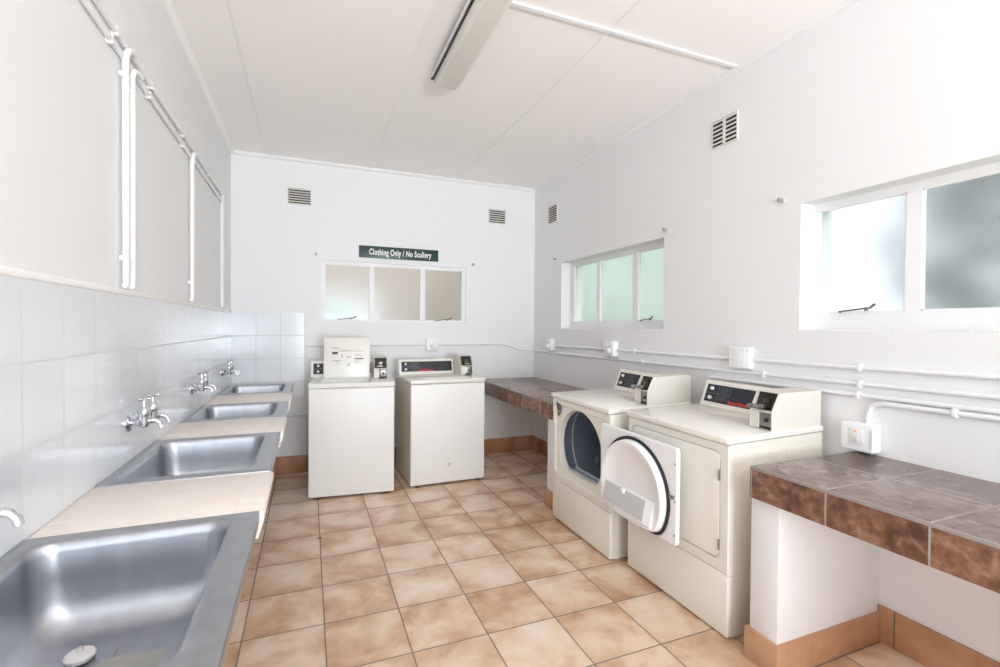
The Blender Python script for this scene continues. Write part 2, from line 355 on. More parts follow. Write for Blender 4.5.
window('window_2', 'x', XR + .097, XR + .13, H2, [(2.78, 3.113), (3.176, 3.646), (3.685, 4.088)], 1.417, 1.966, [(3.06, -1)])
window('window_3', 'x', XR + .097, XR + .13, H3, [(.29, .72), (.76, 1.22), (1.278, 1.666)], 1.445, 1.966, [(1.545, -1)])

# ------------------------------------------------------------------ tiled shelves with piers
def shelf(label, y0, y1, piers, top_m, fas_m, zt=.807, zb=.683, xf=1.663):
    t = thing('tiled_shelf', label, 'shelf', (XR, y0, 0))
    o = Vector((XR, y0, 0))
    def shift(bm): bmesh.ops.translate(bm, verts=bm.verts, vec=-o)
    def place(ob): ob.location = (0, 0, 0)
    # meshes are kept in room coordinates so the tile joints line up; parents are compensated
    def part(name, bm, m):
        ob = obj(name, bm, m, t); ob.matrix_parent_inverse = Matrix.Translation(-o); return ob
    bm = newbm(); box(bm, xf + .012, XR, y0 + .006, y1 - .006, zb, zt - .010); part('slab', bm, paint)
    bm = newbm(); box(bm, xf, XR - .0005, y0, y1, zt - .010, zt, .002); part('top_tiles', bm, top_m)
    bm = newbm(); box(bm, xf, xf + .012, y0, y1, zb - .004, zt - .011, .0015); part('fascia_tiles', bm, fas_m)
    bm = newbm(); box(bm, xf - .0005, xf + .004, y0, y1, zt - .0125, zt - .0095); part('grout_strip', bm, mat_grout)
    for (a, b) in piers:
        bm = newbm(); box(bm, xf + .037, XR, a, b, 0, zb, .004); p = part('pier', bm, paint)
        bm = newbm(); box(bm, xf + .022, XR - .014, a - .014, b + .014, 0, .128, .002)
        sk = obj('skirting', bm, skirt_y, p)
    return t
mat_grout = mat('pale_grout', srgb(150, 146, 145), .8)
shelf('brown tile topped wall shelf in the right foreground', -.6, 1.405, [(1.302, 1.428), (-.6 + .02, -.46)], shelf_top_m, fascia_m)
shelf('brown tile topped wall shelf in the far right corner', 3.10, YB, [(3.135, 3.235)], shelf_top_m2, fascia_m2)

# ------------------------------------------------------------------ sink counter + sinks
ZS = .843; SX0, SX1 = XL + .0085, -.125
sinkY = [(.79, 1.47), (1.865, 2.535), (2.953, 3.555), (4.02, 4.645)]
ctr = thing('sink_counter', 'long cream mosaic worktop along the left wall holding four steel sinks', 'counter', (XL, 0, 0))
def cpart(name, bm, m, par=None):
    ob = obj(name, bm, m, par or ctr)
    if par is None: ob.matrix_parent_inverse = Matrix.Translation((-XL, 0, 0))
    return ob
gaps = [(.40, sinkY[0][0])] + [(sinkY[i][1], sinkY[i + 1][0]) for i in range(3)] + [(sinkY[3][1], YB - .009)]
for a, b in gaps:
    bm = newbm(); prism(bm, [(SX0, ZS), (SX1 + .006, ZS), (SX1 + .011, ZS - .006), (SX1 + .010, ZS - .03), (SX1 - .004, ZS - .078), (SX0, ZS - .078)], 'y', a + .0015, b - .0015, .003)
    bl = cpart('worktop_block', bm, worktop)
    if b - a > .2:
        bm = newbm(); box(bm, SX0, SX0 + .22, (a + b) / 2 - .055, (a + b) / 2 + .055, 0, ZS - .078, .004); cpart('support_pier', bm, paint, bl)
        
names = ['stainless steel sink nearest the camera in the left foreground', 'stainless steel sink second from the camera along the left wall',
         'stainless steel sink third from the camera along the left wall', 'stainless steel sink farthest from the camera, beside the back wall']
for (a, b), lab in zip(sinkY, names):
    cy = (a + b) / 2
    t = thing('sink', lab, 'sink', (0, cy, ZS), group='steel sinks along the left wall')
    la, lb = a - cy, b - cy; N_ = 7
    def ring(x0, x1, y0, y1, r, z): return [(p[0], p[1], z) for p in rrect(x0, x1, y0, y1, r, N_)]
    bx0, bx1, by0, by1 = SX0 + .036, SX1 - .066, la + .055, lb - .050
    rings = [ring(SX0, SX1, la + .001, lb - .001, .004, -.028), ring(SX0, SX1, la + .001, lb - .001, .004, .0015), ring(SX0 + .002, SX1 - .002, la + .003, lb - .003, .004, .003),
             ring(bx0 - .012, bx1 + .012, by0 - .012, by1 + .012, .055, .0045), ring(bx0 - .005, bx1 + .005, by0 - .005, by1 + .005, .052, .003), ring(bx0, bx1, by0, by1, .05, -.003)]
    depth = .200
    for k, (ins, z) in enumerate(((.003, -.02), (.008, -.08), (.014, -.13), (.022, -.158), (.036, -.182), (.056, -.196), (.08, -depth), (.13, -depth - .003))):
        rings.append(ring(bx0 + ins, bx1 - ins, by0 + ins, by1 - ins, max(.05 - k * .001, .02) + .004 * k, z))
    bm = newbm(); loft(bm, rings, cap1=True)
    o = obj('bowl', bm, steel, t, ang=60)
    sm = o.modifiers.new('thickness', 'SOLIDIFY'); sm.thickness = .0012; sm.offset = -1
    mx_, my_ = (bx0 + bx1) / 2, (by0 + by1) / 2
    bm = newbm(); lathe(bm, [(.040, -depth - .004), (.040, -depth - .001), (.036, .0005 - depth), (.030, -depth - .002)], (mx_, my_, 0)); obj('drain', bm, chrome, t)
    if a < 1:
        bm = newbm(); rr_ = [1, .92, 1.05, .85, .98, 1.1, .9, 1.0, .82, 1.06, .95, .88, 1.04, .9]; vs = []
        prism(bm, [(-.352 + .078 * rr_[k] * math.cos(k * 2 * math.pi / 14), 1.205 - cy + .055 * rr_[k] * math.sin(k * 2 * math.pi / 14)) for k in range(14)], 'z', -depth - .004, -depth - .0012)
        obj('soap_residue', bm, mat('beige_residue', srgb(168, 167, 163), .7, var=.22, vscale=45), t)
        tp = thing('sink_plug', 'round white plug lying in the bottom of the nearest sink', 'plug', (-.452, 1.268, ZS - depth + .0005))
        bm = newbm(); lathe(bm, [(.024, 0), (.027, .004), (.028, .010), (.024, .014), (.008, .016)], (0, 0, 0)); obj('plug_disc', bm, plugwhite, tp)
        bm = newbm(); pts = [(.006 * math.cos(a_), 0, .021 + .006 * math.sin(a_)) for a_ in [k * math.pi / 5 for k in range(-1, 7)]]; tube(bm, pts, .0015, 8); obj('ring', bm, chrome, tp)

# ------------------------------------------------------------------ taps
def make_tap(label, y):
    t = thing('wall_tap', label, 'tap', (XL + .0082, y, .990), group='chrome bib taps above the sinks')
    bm = newbm(); lathe(bm, [(.034, 0), (.034, .003), (.030, .008), (.016, .013), (.014, .014)], (0, 0, 0), 'x', 28); obj('flange', bm, chrome, t)
    bm = newbm(); tube(bm, [(.008, 0, 0), (.030, 0, 0), (.038, 0, 0), (.066, 0, 0)], .011, 18, radii=[.011, .011, .014, .016])
    lathe(bm, [(.012, -.018), (.017, -.014), (.019, 0), (.019, .022), (.017, .024)], (.056, 0, 0), 'z', 20); obj('body', bm, chrome, t)
    bm = newbm(); pts = [(.060, 0, 0), (.076, 0, .004), (.090, 0, .005), (.103, 0, .001), (.112, 0, -.009), (.116, 0, -.022)]
    tube(bm, pts, .009, 16, radii=[.012, .0105, .010, .0095, .0095, .010]); obj('spout', bm, chrome, t)
    bm = newbm(); lathe(bm, [(.018, .022), (.020, .026), (.020, .046), (.016, .052), (.013, .058), (.009, .062), (.008, .080)], (.056, 0, 0), 'z', 20); obj('bonnet', bm, chrome, t)
    bm = newbm(); lathe(bm, [(.008, .078), (.010, .082), (.010, .090), (.006, .094)], (.056, 0, 0), 'z', 16)
    for k in range(4):
        a = k * R90 + .4; d = Vector((math.cos(a), math.sin(a), 0)); p = Vector((.056, 0, .086))
        tube(bm, [p + d * .004, p + d * .013, p + d * .020], .005, 10, radii=[.0045, .0048, .0062])
    obj('cross_handle', bm, chrome, t); t.scale = (.90, 1.12, 1.0); return t
for lab, y in (('chrome wall tap at the left edge, over the nearest sink', 1.205), ('chrome wall tap over the second sink, nearer of the pair', 2.175), ('chrome wall tap over the second sink, farther of the pair', 2.285),
               ('chrome wall tap over the third sink, nearer of the pair', 3.225), ('chrome wall tap over the third sink, farther of the pair', 3.325),
               ('chrome wall tap over the farthest sink, nearer of the pair', 4.265), ('chrome wall tap over the farthest sink, farther of the pair', 4.365)):
    make_tap(lab, y)

# ------------------------------------------------------------------ washing machines
def coin_box(t, x0, x1, y0, y1, z0, hl, hh, m, slide=True, extra_label=None):
    """coin housing: sloped front, side panels, recessed mechanism, slide and vault"""
    w = .004; yb = y1; sl = .045
    prof = [(y0, z0), (y0, z0 + hl), (y0 + sl, z0 + hh), (yb, z0 + hh), (yb, z0)]
    bm = newbm(); prism(bm, prof, 'x', x1 - w, x1); prism(bm, prof, 'x', x0, x0 + w)
    prism(bm, [(y0 + .055, z0 + hh - w), (yb - w, z0 + hh - w), (yb - w, z0 + hh), (y0 + .045, z0 + hh)], 'x', x0 + w, x1 - w)
    box(bm, x0 + w, x1 - w, yb - w, yb, z0, z0 + hh - w)
    prism(bm, [(y0 + .004, z0 + hl - .008), (y0 + .004, z0 + hl), (y0 + .05, z0 + hl), (y0 + .05, z0 + hl - .008)], 'x', x0 + w, x1 - w)
    box(bm, x0 + w, x0 + (x1 - x0) * .38, y0 + .002, y0 + .01, z0 + .004, z0 + hl - .008)
    h = obj('coin_box', bm, m, t)
    # mechanism plate recessed in upper part
    bm = newbm(); prism(bm, [(y0 + .030, z0 + hl), (y0 + .062, z0 + hh - .004), (y0 + .070, z0 + hh - .004), (y0 + .040, z0 + hl)], 'x', x0 + w, x1 - w); obj('mechanism_plate', bm, darkmetal, h)
    xm = (x0 + x1) / 2
    if slide:
        bm = newbm(); z = z0 + hl + .020
        box(bm, xm - .018, xm + .018, y0 - .012, y0 + .040, z - .008, z + .008, .003)
        box(bm, xm - .022, xm + .014, y0 - .050, y0 - .010, z - .005, z + .004, .002)
        box(bm, xm - .034, xm - .018, y0 - .055, y0 - .020, z - .009, z + .010, .004)
        for k in range(3): box(bm, xm - .012 + k * .010, xm - .007 + k * .010, y0 + .026, y0 + .044, z + .012, z + .034)
        obj('coin_slide', bm, dullmetal, h)
    bm = newbm(); box(bm, x0 + (x1 - x0) * .40, x1 - w - .002, y0 + .010, y0 + .022, z0 + .014, z0 + hl - .012, .002); v = obj('coin_vault', bm, dullmetal, h)
    bm = newbm(); lathe(bm, [(.010, 0), (.010, -.006), (.006, -.009)], (x0 + (x1 - x0) * .70, y0 + .010, z0 + hl * .5), 'y', 16); obj('lock', bm, darkmetal, v)
    return h

def console(t, x0, x1, y0, y1, z0, h, m, lean=.05, brand=True, simple=False):
    prof = [(y0, z0), (y0 + .004, z0 + .012), (y0 + lean, z0 + h - .006), (y0 + lean + .008, z0 + h), (y1, z0 + h), (y1, z0)]
    bm = newbm(); prism(bm, prof, 'x', x0, x1, .002); co = obj('console', bm, m, t)
    # slanted face frame of reference
    a = Vector((y0 + .004, z0 + .012)); b = Vector((y0 + lean, z0 + h - .006)); L = (b - a).length; d = (b - a) / L; nn = Vector((-d.y, d.x))
    def P(x, v, off): q_ = a + d * v + nn * off; return Vector((x, q_.x, q_.y))
    def plate(xa, xb, va, vb, off0, off1, name, m_, par):
        bm = newbm(); pts = []
        for off in (off0, off1):
            for (xx, vv) in ((xa, va), (xb, va), (xb, vb), (xa, vb)): pts.append(bm.verts.new(P(xx, vv, off)))
        for f in ((0, 1, 2, 3), (7, 6, 5, 4), (0, 4, 5, 1), (1, 5, 6, 2), (2, 6, 7, 3), (3, 7, 4, 0)): bm.faces.new([pts[i] for i in f])
        return obj(name, bm, m_, par, smooth=False)
    W_ = x1 - x0
    pl = plate(x0 + .022, x1 - .014, L * .12, L * .88, -.001, .002, 'control_panel', black_panel, co)
    # printed lines, knobs, brand lettering
    bm = newbm(); fx = x0 + .022
    def ln(xa, xb, va, vb):
        pts = [bm.verts.new(P(xx, vv, .0026)) for (xx, vv) in ((xa, va), (xb, va), (xb, vb), (xa, vb))]; pts2 = [bm.verts.new(P(xx, vv, .0018)) for (xx, vv) in ((xa, va), (xb, va), (xb, vb), (xa, vb))]
        bm.faces.new(pts); bm.faces.new(pts2[::-1])
        for k in range(4): bm.faces.new((pts[k], pts2[k], pts2[(k + 1) % 4], pts[(k + 1) % 4]))
    ln(fx + .085, fx + .087, L * .16, L * .84); ln(fx + .165, fx + .167, L * .16, L * .84); ln(fx + .005, fx + .165, L * .495, L * .515)
    for k in range(4): ln(fx + .098, fx + .155, L * (.22 + k * .065), L * (.235 + k * .065)); ln(fx + .098, fx + .150, L * (.58 + k * .065), L * (.595 + k * .065))
    obj('printed_lines', bm, grey_line, co, smooth=False)
    kn = [(.040, .70), (.040, .30)] if not simple else [(.040, .70)]
    for kx, kv in kn:
        bm = newbm(); c0 = P(fx + kx, L * kv, .002); ax = Vector((0, nn.x, nn.y))
        tube(bm, [c0, c0 + ax * .010, c0 + ax * .014], .010, 16, radii=[.011, .010, .007]); obj('indicator_button', bm, white_pl, co)
    if brand and W_ > .3:
        Mx = Matrix(((1, 0, 0), (0, d.x, nn.x), (0, d.y, nn.y))).to_4x4(); Mx.translation = P(fx + .235, L * .22, .0026)
        text_mesh('lettering', 'Speed Queen', .026, red_print, co, Mx, sx=.95, offset=.0006, ext=.0003)
    return co

def washer(label, loc, rz, w, lid_open):
    t = thing('washing_machine', label, 'washing machine', loc, (0, 0, rz), 'top loading coin washers against the back wall'); d = .655; h = .908
    bm = newbm(); box(bm, 0, w, 0, d, .015, .870, .008, 3); obj('body', bm, enamel if lid_open else enamel, t)
    # almond coloured side skins
    for xa, xb in ((-.0015, .002), (w - .002, w + .0015)):
        bm = newbm(); box(bm, xa, xb, .012, d - .008, .022, .862); obj('side_panel', bm, almond_side, t, smooth=False)
    bm = newbm(); box(bm, .02, w - .02, .03, d - .02, .012, .03); obj('base_frame', bm, foot_mat, t, smooth=False)
    for fx in (.06, w - .06):
        for fy in (.022, d - .05):
            bm = newbm(); lathe(bm, [(.018, 0), (.020, .004), (.016, .018), (.012, .024)], (fx, fy, 0)); obj('foot', bm, foot_mat, t)
    # top deck, with opening when the lid is up
    if lid_open:
        bm = newbm(); lx0, lx1, ly0, ly1 = .08, .48, .05, .42; N_ = 6
        def rg(x0, x1, y0, y1, r, z): return [(p[0], p[1], z) for p in rrect(x0, x1, y0, y1, r, N_)]
        loft(bm, [rg(-.004, w + .004, -.006, d, .012, .873), rg(-.006, w + .006, -.008, d, .014, .880), rg(-.006, w + .006, -.008, d, .014, .900), rg(0, w, -.002, d - .004, .012, .908), rg(lx0, lx1, ly0, ly1, .03, .908),
                  rg(lx0 + .004, lx1 - .004, ly0 + .004, ly1 - .004, .03, .902), rg(lx0 + .010, lx1 - .010, ly0 + .010, ly1 - .010, .03, .78)], cap1=False)
        obj('top_deck', bm, enamel, t)
        bm = newbm(); lathe(bm, [(.18, .60), (.185, .79), (.175, .80), (.172, .61)], ((lx0 + lx1) / 2, (ly0 + ly1) / 2, 0), 'z', 32); obj('wash_tub', bm, dullmetal, t)
        # open lid standing up
        bm = newbm(); L_ = .362
        box(bm, 0, .392, -.018, 0, 0, L_, .010, 3)
        bmesh.ops.rotate(bm, verts=bm.verts, cent=(0, 0, 0), matrix=Matrix.Rotation(math.radians(-9), 3, 'X'))
        bmesh.ops.translate(bm, verts=bm.verts, vec=(.080, .425, .901)); ld = obj('lid', bm, cream_top, t)
        Rm = Matrix.Translation((.080, .425, .901)) @ Matrix.Rotation(math.radians(-9), 4, 'X')
        bm = newbm(); bm.free()
        for (a, b_, z, z2) in ((.072, .118, .212, .232), (.150, .156, .180, .208), (.258, .332, .166, .176)):
            bm = newbm(); box(bm, a, b_, -.0195, -.0178, z, z2); bmesh.ops.transform(bm, matrix=Rm, verts=bm.verts); obj('dark_label', bm, dark_print, ld, smooth=False)
        bm = newbm()
        for (a, b_, z) in ((.07, .13, .268), (.07, .13, .262), (.13, .34, .238), (.14, .22, .244), (.07, .15, .155), (.07, .13, .149), (.19, .23, .190), (.19, .23, .184), (.19, .225, .178), (.255, .32, .200), (.26, .31, .206),
                           (.258, .30, .150), (.258, .30, .140), (.258, .295, .125), (.195, .225, .125), (.195, .22, .118), (.20, .225, .110), (.31, .325, .145), (.312, .32, .125), (.31, .322, .118), (.11, .13, .130)):
            box(bm, a, b_, -.0192, -.0179, z, z + .0025)
        bmesh.ops.transform(bm, matrix=Rm, verts=bm.verts); obj('printed_instructions', bm, grey_line, ld, smooth=False)
        for hx in (.10, .45):
            bm = newbm(); lathe(bm, [(.006, -.012), (.008, -.008), (.008, .008), (.006, .012)], (hx, .428, .912), 'x', 12); obj('hinge', bm, dullmetal, t)
    else:
        bm = newbm(); box(bm, -.005, w + .005, -.008, d, .874, h, .008, 3); obj('top_deck', bm, cream_top, t)
        bm = newbm(); box(bm, .13, .53, .05, .42, h, h + .006, .003); obj('lid', bm, cream_top, t)
    console(t, -.030 if lid_open else .0, w - .135 if not lid_open else w - .155, .495, .640, h, .140, almond, lean=.035)
    coin_box(t, w - .132 if not lid_open else w - .152, w - .018 if not lid_open else w - .040, .27, .645, h, .090, .178, almond_side)
    return t
w1 = washer('white top loading coin washer with its lid standing open', (0.0, 3.972, 0), math.radians(-5.3), .652, True)
w2 = washer('white top loading coin washer with lid closed and cream top', (.797, 3.966, 0), math.radians(1.2), .662, False)
bm = newbm(); lathe(bm, [(.016, 0), (.016, -.0008)], (.335, 0, .170), 'y', 16); obj('worn_spot', bm, mat('worn_cream_mark', srgb(218, 206, 176), .5), w2)
# hoses behind the washers
ho = thing('drain_hose', 'dark hose hanging in the gap between the two washers', 'hose', (.70, 4.70, 0))
bm = newbm(); tube(bm, [(.06, -.05, .78), (.055, .0, .62), (.02, .01, .46), (-.01, .0, .36), (-.01, .0, .22), (-.01, .0, .05), (.0, -.0, .012)], .012, 12); obj('hose_tube', bm, mat('grey_hose', srgb(90, 92, 96), .5), ho)
bm = newbm(); lathe(bm, [(.016, -.02), (.018, 0), (.016, .02)], (-.01, 0, .32), 'z', 14); obj('coupling', bm, rubber, ho)

# ------------------------------------------------------------------ dryers
def polyray(poly, cx, cy, ang):
    dx, dy = math.cos(ang), math.sin(ang); best = None
    for i in range(len(poly)):
        x1, y1 = poly[i][0] - cx, poly[i][1] - cy; x2, y2 = poly[(i + 1) % len(poly)][0] - cx, poly[(i + 1) % len(poly)][1] - cy
        ex, ey = x2 - x1, y2 - y1; den = dx * ey - dy * ex
        if abs(den) < 1e-12: continue
        tt = (x1 * ey - y1 * ex) / den; ss = (x1 * dy - y1 * dx) / den
        if tt > 0 and -1e-6 <= ss <= 1 + 1e-6 and (best is None or tt < best): best = tt
    return (cx + dx * best, cy + dy * best)
def dshape(cx, cy, R, cut, fil=.06):
    """circle with a flattened bottom and rounded lower corners"""
    pts = []; N_ = 240
    a0 = -math.asin(cut / R)
    arc = [(cx + R * math.cos(a), cy + R * math.sin(a)) for a in [a0 + (math.pi - 2 * a0) * k / 160 for k in range(161)]]
    hw = R * math.cos(a0); base = [(cx - hw + 2 * hw * k / 60, cy - cut - .010 * math.sin(math.pi * k / 60)) for k in range(1, 60)]
    p = arc + base
    for _ in range(int(fil * 400)):
        p = [((p[i - 1][0] + 2 * p[i][0] + p[(i + 1) % len(p)][0]) / 4, (p[i - 1][1] + 2 * p[i][1] + p[(i + 1) % len(p)][1]) / 4) for i in range(len(p))]
    return p
def dryer(label, loc, rot, door_open):
    t = thing('tumble_dryer', label, 'tumble dryer', loc, rot, 'front loading coin dryers against the right wall'); w, d, h = .685, .610, .896; sw = .0
    zl, zu = .286, .862
    cx, cz = .328, .565
    base = [math.radians(a * 2.5) for a in range(144)]
    # upper front panel
    outer = [(.001, zl + .002), (w - .001, zl + .002), (w - .001, zu), (.001, zu)]
    angs = sorted(set(base + [math.atan2(p[1] - cz, p[0] - cx) % (2 * math.pi) for p in outer]))
    def ring(poly, y): return [(q_[0], y, q_[1]) for q_ in (polyray(poly, cx, cz, a) for a in angs)]
    def rr(x0, x1, z0_, z1_, r): return rrect(x0, x1, z0_, z1_, r, 8)
    dx0, dx1, dz0, dz1 = .036, .634, .343, .822
    bm = newbm()
    rings = [ring(outer, .030), ring(outer, .006), ring(rrect(.006, w - .006, zl + .007, zu - .005, .004, 4), 0), ring(rr(dx0 - .004, dx1 + .004, dz0 - .004, dz1 + .004, .035), 0)]
    if door_open:
        D = dshape(cx, .560, .258, .168)
        sc = lambda k: [(cx + (p[0] - cx) * k, .560 + (p[1] - .560) * k) for p in D]
        rings += [ring(rr(dx0, dx1, dz0, dz1, .032), .004), ring(rr(dx0 + .004, dx1 - .004, dz0 + .004, dz1 - .004, .030), .010), ring(sc(1.04), .010), ring(sc(1.01), .012), ring(sc(1.0), .020), ring(sc(.99), .050)]
        loft(bm, rings)
    else:
        rings += [ring(rr(dx0 - .003, dx1 + .003, dz0 - .003, dz1 + .003, .034), .012)]
        loft(bm, rings, cap1=True)
    fp = obj('front_panel', bm, almond, t, ang=30)
    bm = newbm(); box(bm, .0, w, -.001, .030, .012, zl, .008, 3); obj('lower_panel', bm, almond, t)
    # cabinet shell: sides, back, bottom
    bm = newbm(); box(bm, .001, .004, .028, d, .010, zu + .002); box(bm, w - .004, w - .001, .028, d, .010, zu + .002); box(bm, .004, w - .004, d - .004, d, .010, zu + .002); box(bm, .004, w - .004, .03, d - .004, .010, .014)
    cab = obj('cabinet', bm, almond_side, t, smooth=False)
    for k in range(2):
        bm = newbm(); yy = .16 + k * .20
        box(bm, w - .0015, w + .0008, yy, yy + .15, .806, .812); box(bm, w - .0015, w + .0008, yy, yy + .004, .77, .812); obj('pressed_rib', bm, almond_side, cab, smooth=False)
    for fx in (.04, w - .04):
        for fy in (.05, d - .05):
            bm = newbm(); lathe(bm, [(.018, -.006), (.020, 0), (.014, .010), (.010, .014)], (fx, fy, .0)); obj('foot', bm, foot_mat, t)
    bm = newbm(); box(bm, -.004, w + .004, -.014, d + .005, zu + .003, h, .009, 3); obj('top_panel', bm, cream_top, t)
    console(t, .030, w - .118, .500, .600, h, .146, cream_top, lean=.055)
    coin_box(t, w - .122, w - .008, .268, .606, h, .088, .170, almond_box)
    L_, W_ = .455, .598
    if door_open:
        # drum
        bm = newbm(); prof = [(.300, .052), (.312, .060), (.316, .12), (.310, .30), (.310, .34), (.316, .36), (.316, .540), (.300, .555), (.06, .556)]
        rg = []
        for r_, y_ in prof: rg.append([(cx + r_ * math.cos(a), y_, .562 + min(r_, .30) / r_ * r_ * math.sin(a)) for a in [k * 2 * math.pi / 64 for k in range(64)]])
        loft(bm, rg, cap1=True); dr = obj('drum', bm, drum_mat, t, ang=50)
        ns = newbm()
        loft(ns, [[(q_[0], .050, q_[1]) for q_ in (polyray(sc(.99), cx, .560, a) for a in [k * 2 * math.pi / 64 for k in range(64)])], [(cx + .300 * math.cos(a), .056, .562 + .300 * math.sin(a)) for a in [k * 2 * math.pi / 64 for k in range(64)]]])
        obj('drum_mouth', ns, drum_ring, t)
        for a in (95, 215, 335):
            bm = newbm(); a = math.radians(a); e = Vector((math.cos(a), 0, math.sin(a))); tn = Vector((-math.sin(a), 0, math.cos(a))); o_ = Vector((cx, 0, .562))
            pr = [(-.035, .296), (-.012, .250), (.012, .250), (.035, .296)]
            A = [bm.verts.new(o_ + tn * p[0] + e * p[1] + Vector((0, .30, 0))) for p in pr]; B = [bm.verts.new(o_ + tn * p[0] + e * p[1] + Vector((0, .52, 0))) for p in pr]
            bm.faces.new(A); bm.faces.new(B[::-1])
            for k in range(4): bm.faces.new((A[k], B[k], B[(k + 1) % 4], A[(k + 1) % 4]))
            obj('baffle', bm, drum_mat, dr)
        bm = newbm(); tube(bm, [(cx + .308 * math.cos(a), .15, .562 + .296 * math.sin(a)) for a in [k * 2 * math.pi / 64 for k in range(65)]], .006, 8, cap=False); obj('drum_band', bm, drum_ring, dr)
        # lint chute at the bottom of the mouth
        bm = newbm(); box(bm, cx - .17, cx + .17, .030, .060, .386, .396, .003); box(bm, cx - .17, cx + .17, .085, .092, .380, .404, .003); obj('lint_chute', bm, drum_ring, t)
        # open door: swung right round, inner face to the room
        hx = dx1 + .004; y0_, y1_ = -.036, -.012
        dr_ = newbm(); N_ = 8
        ox0, ox1, oz0, oz1 = hx, hx + W_ + .012, .350, .814
        dcx, dcz = hx + .304, .540
        angs2 = sorted(set([math.radians(a * 2.5) for a in range(144)]))
        D = dshape(dcx, dcz - .010, .262, .166)
        def ring2(poly, y): return [(q_[0], y, q_[1]) for q_ in (polyray(poly, dcx, dcz, a) for a in angs2)]
        sc2 = lambda k: [(dcx + (p[0] - dcx) * k, dcz + (p[1] - dcz) * k) for p in D]
        rc = lambda e, r: rrect(ox0 + e, ox1 - e, oz0 + e, oz1 - e, r, 8)
        loft(dr_, [ring2(rc(.003, .012), y1_), ring2(rc(0, .012), y1_ - .003), ring2(rc(0, .012), y0_ + .003), ring2(rc(.003, .010), y0_)], cap0=True, cap1=True)
        door = obj('door', dr_, door_white, t, ang=30)
        bm = newbm()
        rs = [ring2(sc2(.975), y0_), ring2(sc2(.955), y0_ - .030), ring2(sc2(.93), y0_ - .040), ring2(sc2(.87), y0_ - .040), ring2(sc2(.82), y0_ - .034), ring2(sc2(.72), y0_ - .020), ring2(sc2(.4), y0_ - .014)]
        loft(bm, rs, cap0=True, cap1=True); pg = obj('door_plug', bm, door_white, door, ang=50)
        bm = newbm(); gr = ring2(sc2(1.0), y0_ - .004); tube(bm, gr + gr[:1], .0085, 10, cap=False); obj('gasket', bm, rubber, door)
        # lint screen housing: wedge at the lower left of the plug
        bm = newbm(); xa, xb = dcx - .205, dcx + .165
        prism(bm, [(y0_ - .018, .520), (y0_ - .030, .518), (y0_ - .054, .402), (y0_ - .050, .390), (y0_ - .018, .392)], 'x', xa - .01, xb + .02, .004); obj('lint_housing', bm, door_white, door)
        bm = newbm(); prism(bm, [(y0_ - .0305, .5125), (y0_ - .0325, .5125), (y0_ - .0550, .4090), (y0_ - .0530, .4090)], 'x', xa, xb - .035); ls = obj('lint_screen', bm, screenm, door, smooth=False)
        bm = newbm(); box(bm, xa + .15, xa + .175, y0_ - .046, y0_ - .028, .492, .516, .003); obj('screen_tab', bm, door_white, door)
        bm = newbm(); box(bm, ox1 - .035, ox1 - .012, y0_ - .014, y0_, .572, .588, .003); obj('latch', bm, dullmetal, door)
        for z in (.40, .56, .74):
            bm = newbm(); lathe(bm, [(.0045, 0), (.0045, -.0025), (.002, -.0035)], (ox1 - .010, y0_, z), 'y', 10); obj('screw', bm, dullmetal, door)
        for z in (.42, .76):
            bm = newbm(); box(bm, hx - .014, hx + .004, -.018, .008, z - .022, z + .022, .002); obj('hinge', bm, door_white, t)
        # warning sticker, upper left of the front
        bm = newbm(); prism(bm, [(.050, .842), (.118, .826), (.100, .750), (.076, .742)], 'y', -.001, .0005); st = obj('sticker', bm, mat('grey_sticker', srgb(84, 84, 92), .5), t, smooth=False)
        bm = newbm(); prism(bm, [(.072, .790), (.106, .784), (.098, .766), (.078, .762)], 'y', -.0016, -.0008); obj('sticker_print', bm, pale_green, st, smooth=False)
    else:
        bm = newbm(); N_ = 10
        def rr3(e, y, r): return [(p[0], y, p[1]) for p in rrect(dx0 + e, dx1 - e, dz0 + e, dz1 - e, r, 10)]
        loft(bm, [rr3(.001, .011, .030), rr3(.001, .002, .030), rr3(.003, -.0005, .028), rr3(.006, -.0015, .026)], cap0=True, cap1=True); door = obj('door', bm, almond, t, ang=30)
        for z in (.41, .72):
            bm = newbm(); lathe(bm, [(.003, -.024), (.0045, -.022), (.0045, .022), (.003, .024)], (dx1 + .001, -.003, z), 'z', 10); obj('hinge', bm, dullmetal, door)
    return t
dryer('almond coin dryer with closed door, nearer of the two dryers', (1.685, 2.222, .004), (math.radians(1.0), math.radians(.8), math.radians(-88.9)), False)
dryer('almond coin dryer with its round doorway open, farther of the two', (1.622, 3.000, .006), (math.radians(.9), math.radians(.9), math.radians(-89.2)), True)

# ------------------------------------------------------------------ ceiling light
lt = thing('fluorescent_light', 'long fluorescent batten light with yellowed ribbed cover on the ceiling', 'ceiling light', (.765, 2.80, ZC))
x0, x1, ln_ = -.082, .082, -1.52
bm = newbm(); box(bm, x0 + .02, x1 - .02, ln_ + .01, -.01, -.045, 0, .003); obj('housing', bm, lampbody, lt)
bm = newbm(); prism(bm, [(x0, -.040), (x0 + .012, -.088), (x0 + .03, -.100), (x1 - .03, -.100), (x1 - .012, -.088), (x1, -.040)], 'y', ln_, 0, .003); df = obj('diffuser', bm, lampm, lt)
bm = newbm()
for k in range(9): xx = x0 + .036 + k * .0115; box(bm, xx, xx + .003, ln_ + .01, -.008, -.1018, -.0995)
obj('diffuser_rib', bm, lampm, df, smooth=False)
bm = newbm(); box(bm, x0 - .012, x0 + .001, ln_, -.002, -.052, -.036, .003); obj('side_rail', bm, gloss, lt)
bm = newbm(); box(bm, x0 - .004, x0 + .006, ln_, -.01, -.062, -.054); obj('clip_strip', bm, darkmetal, lt)
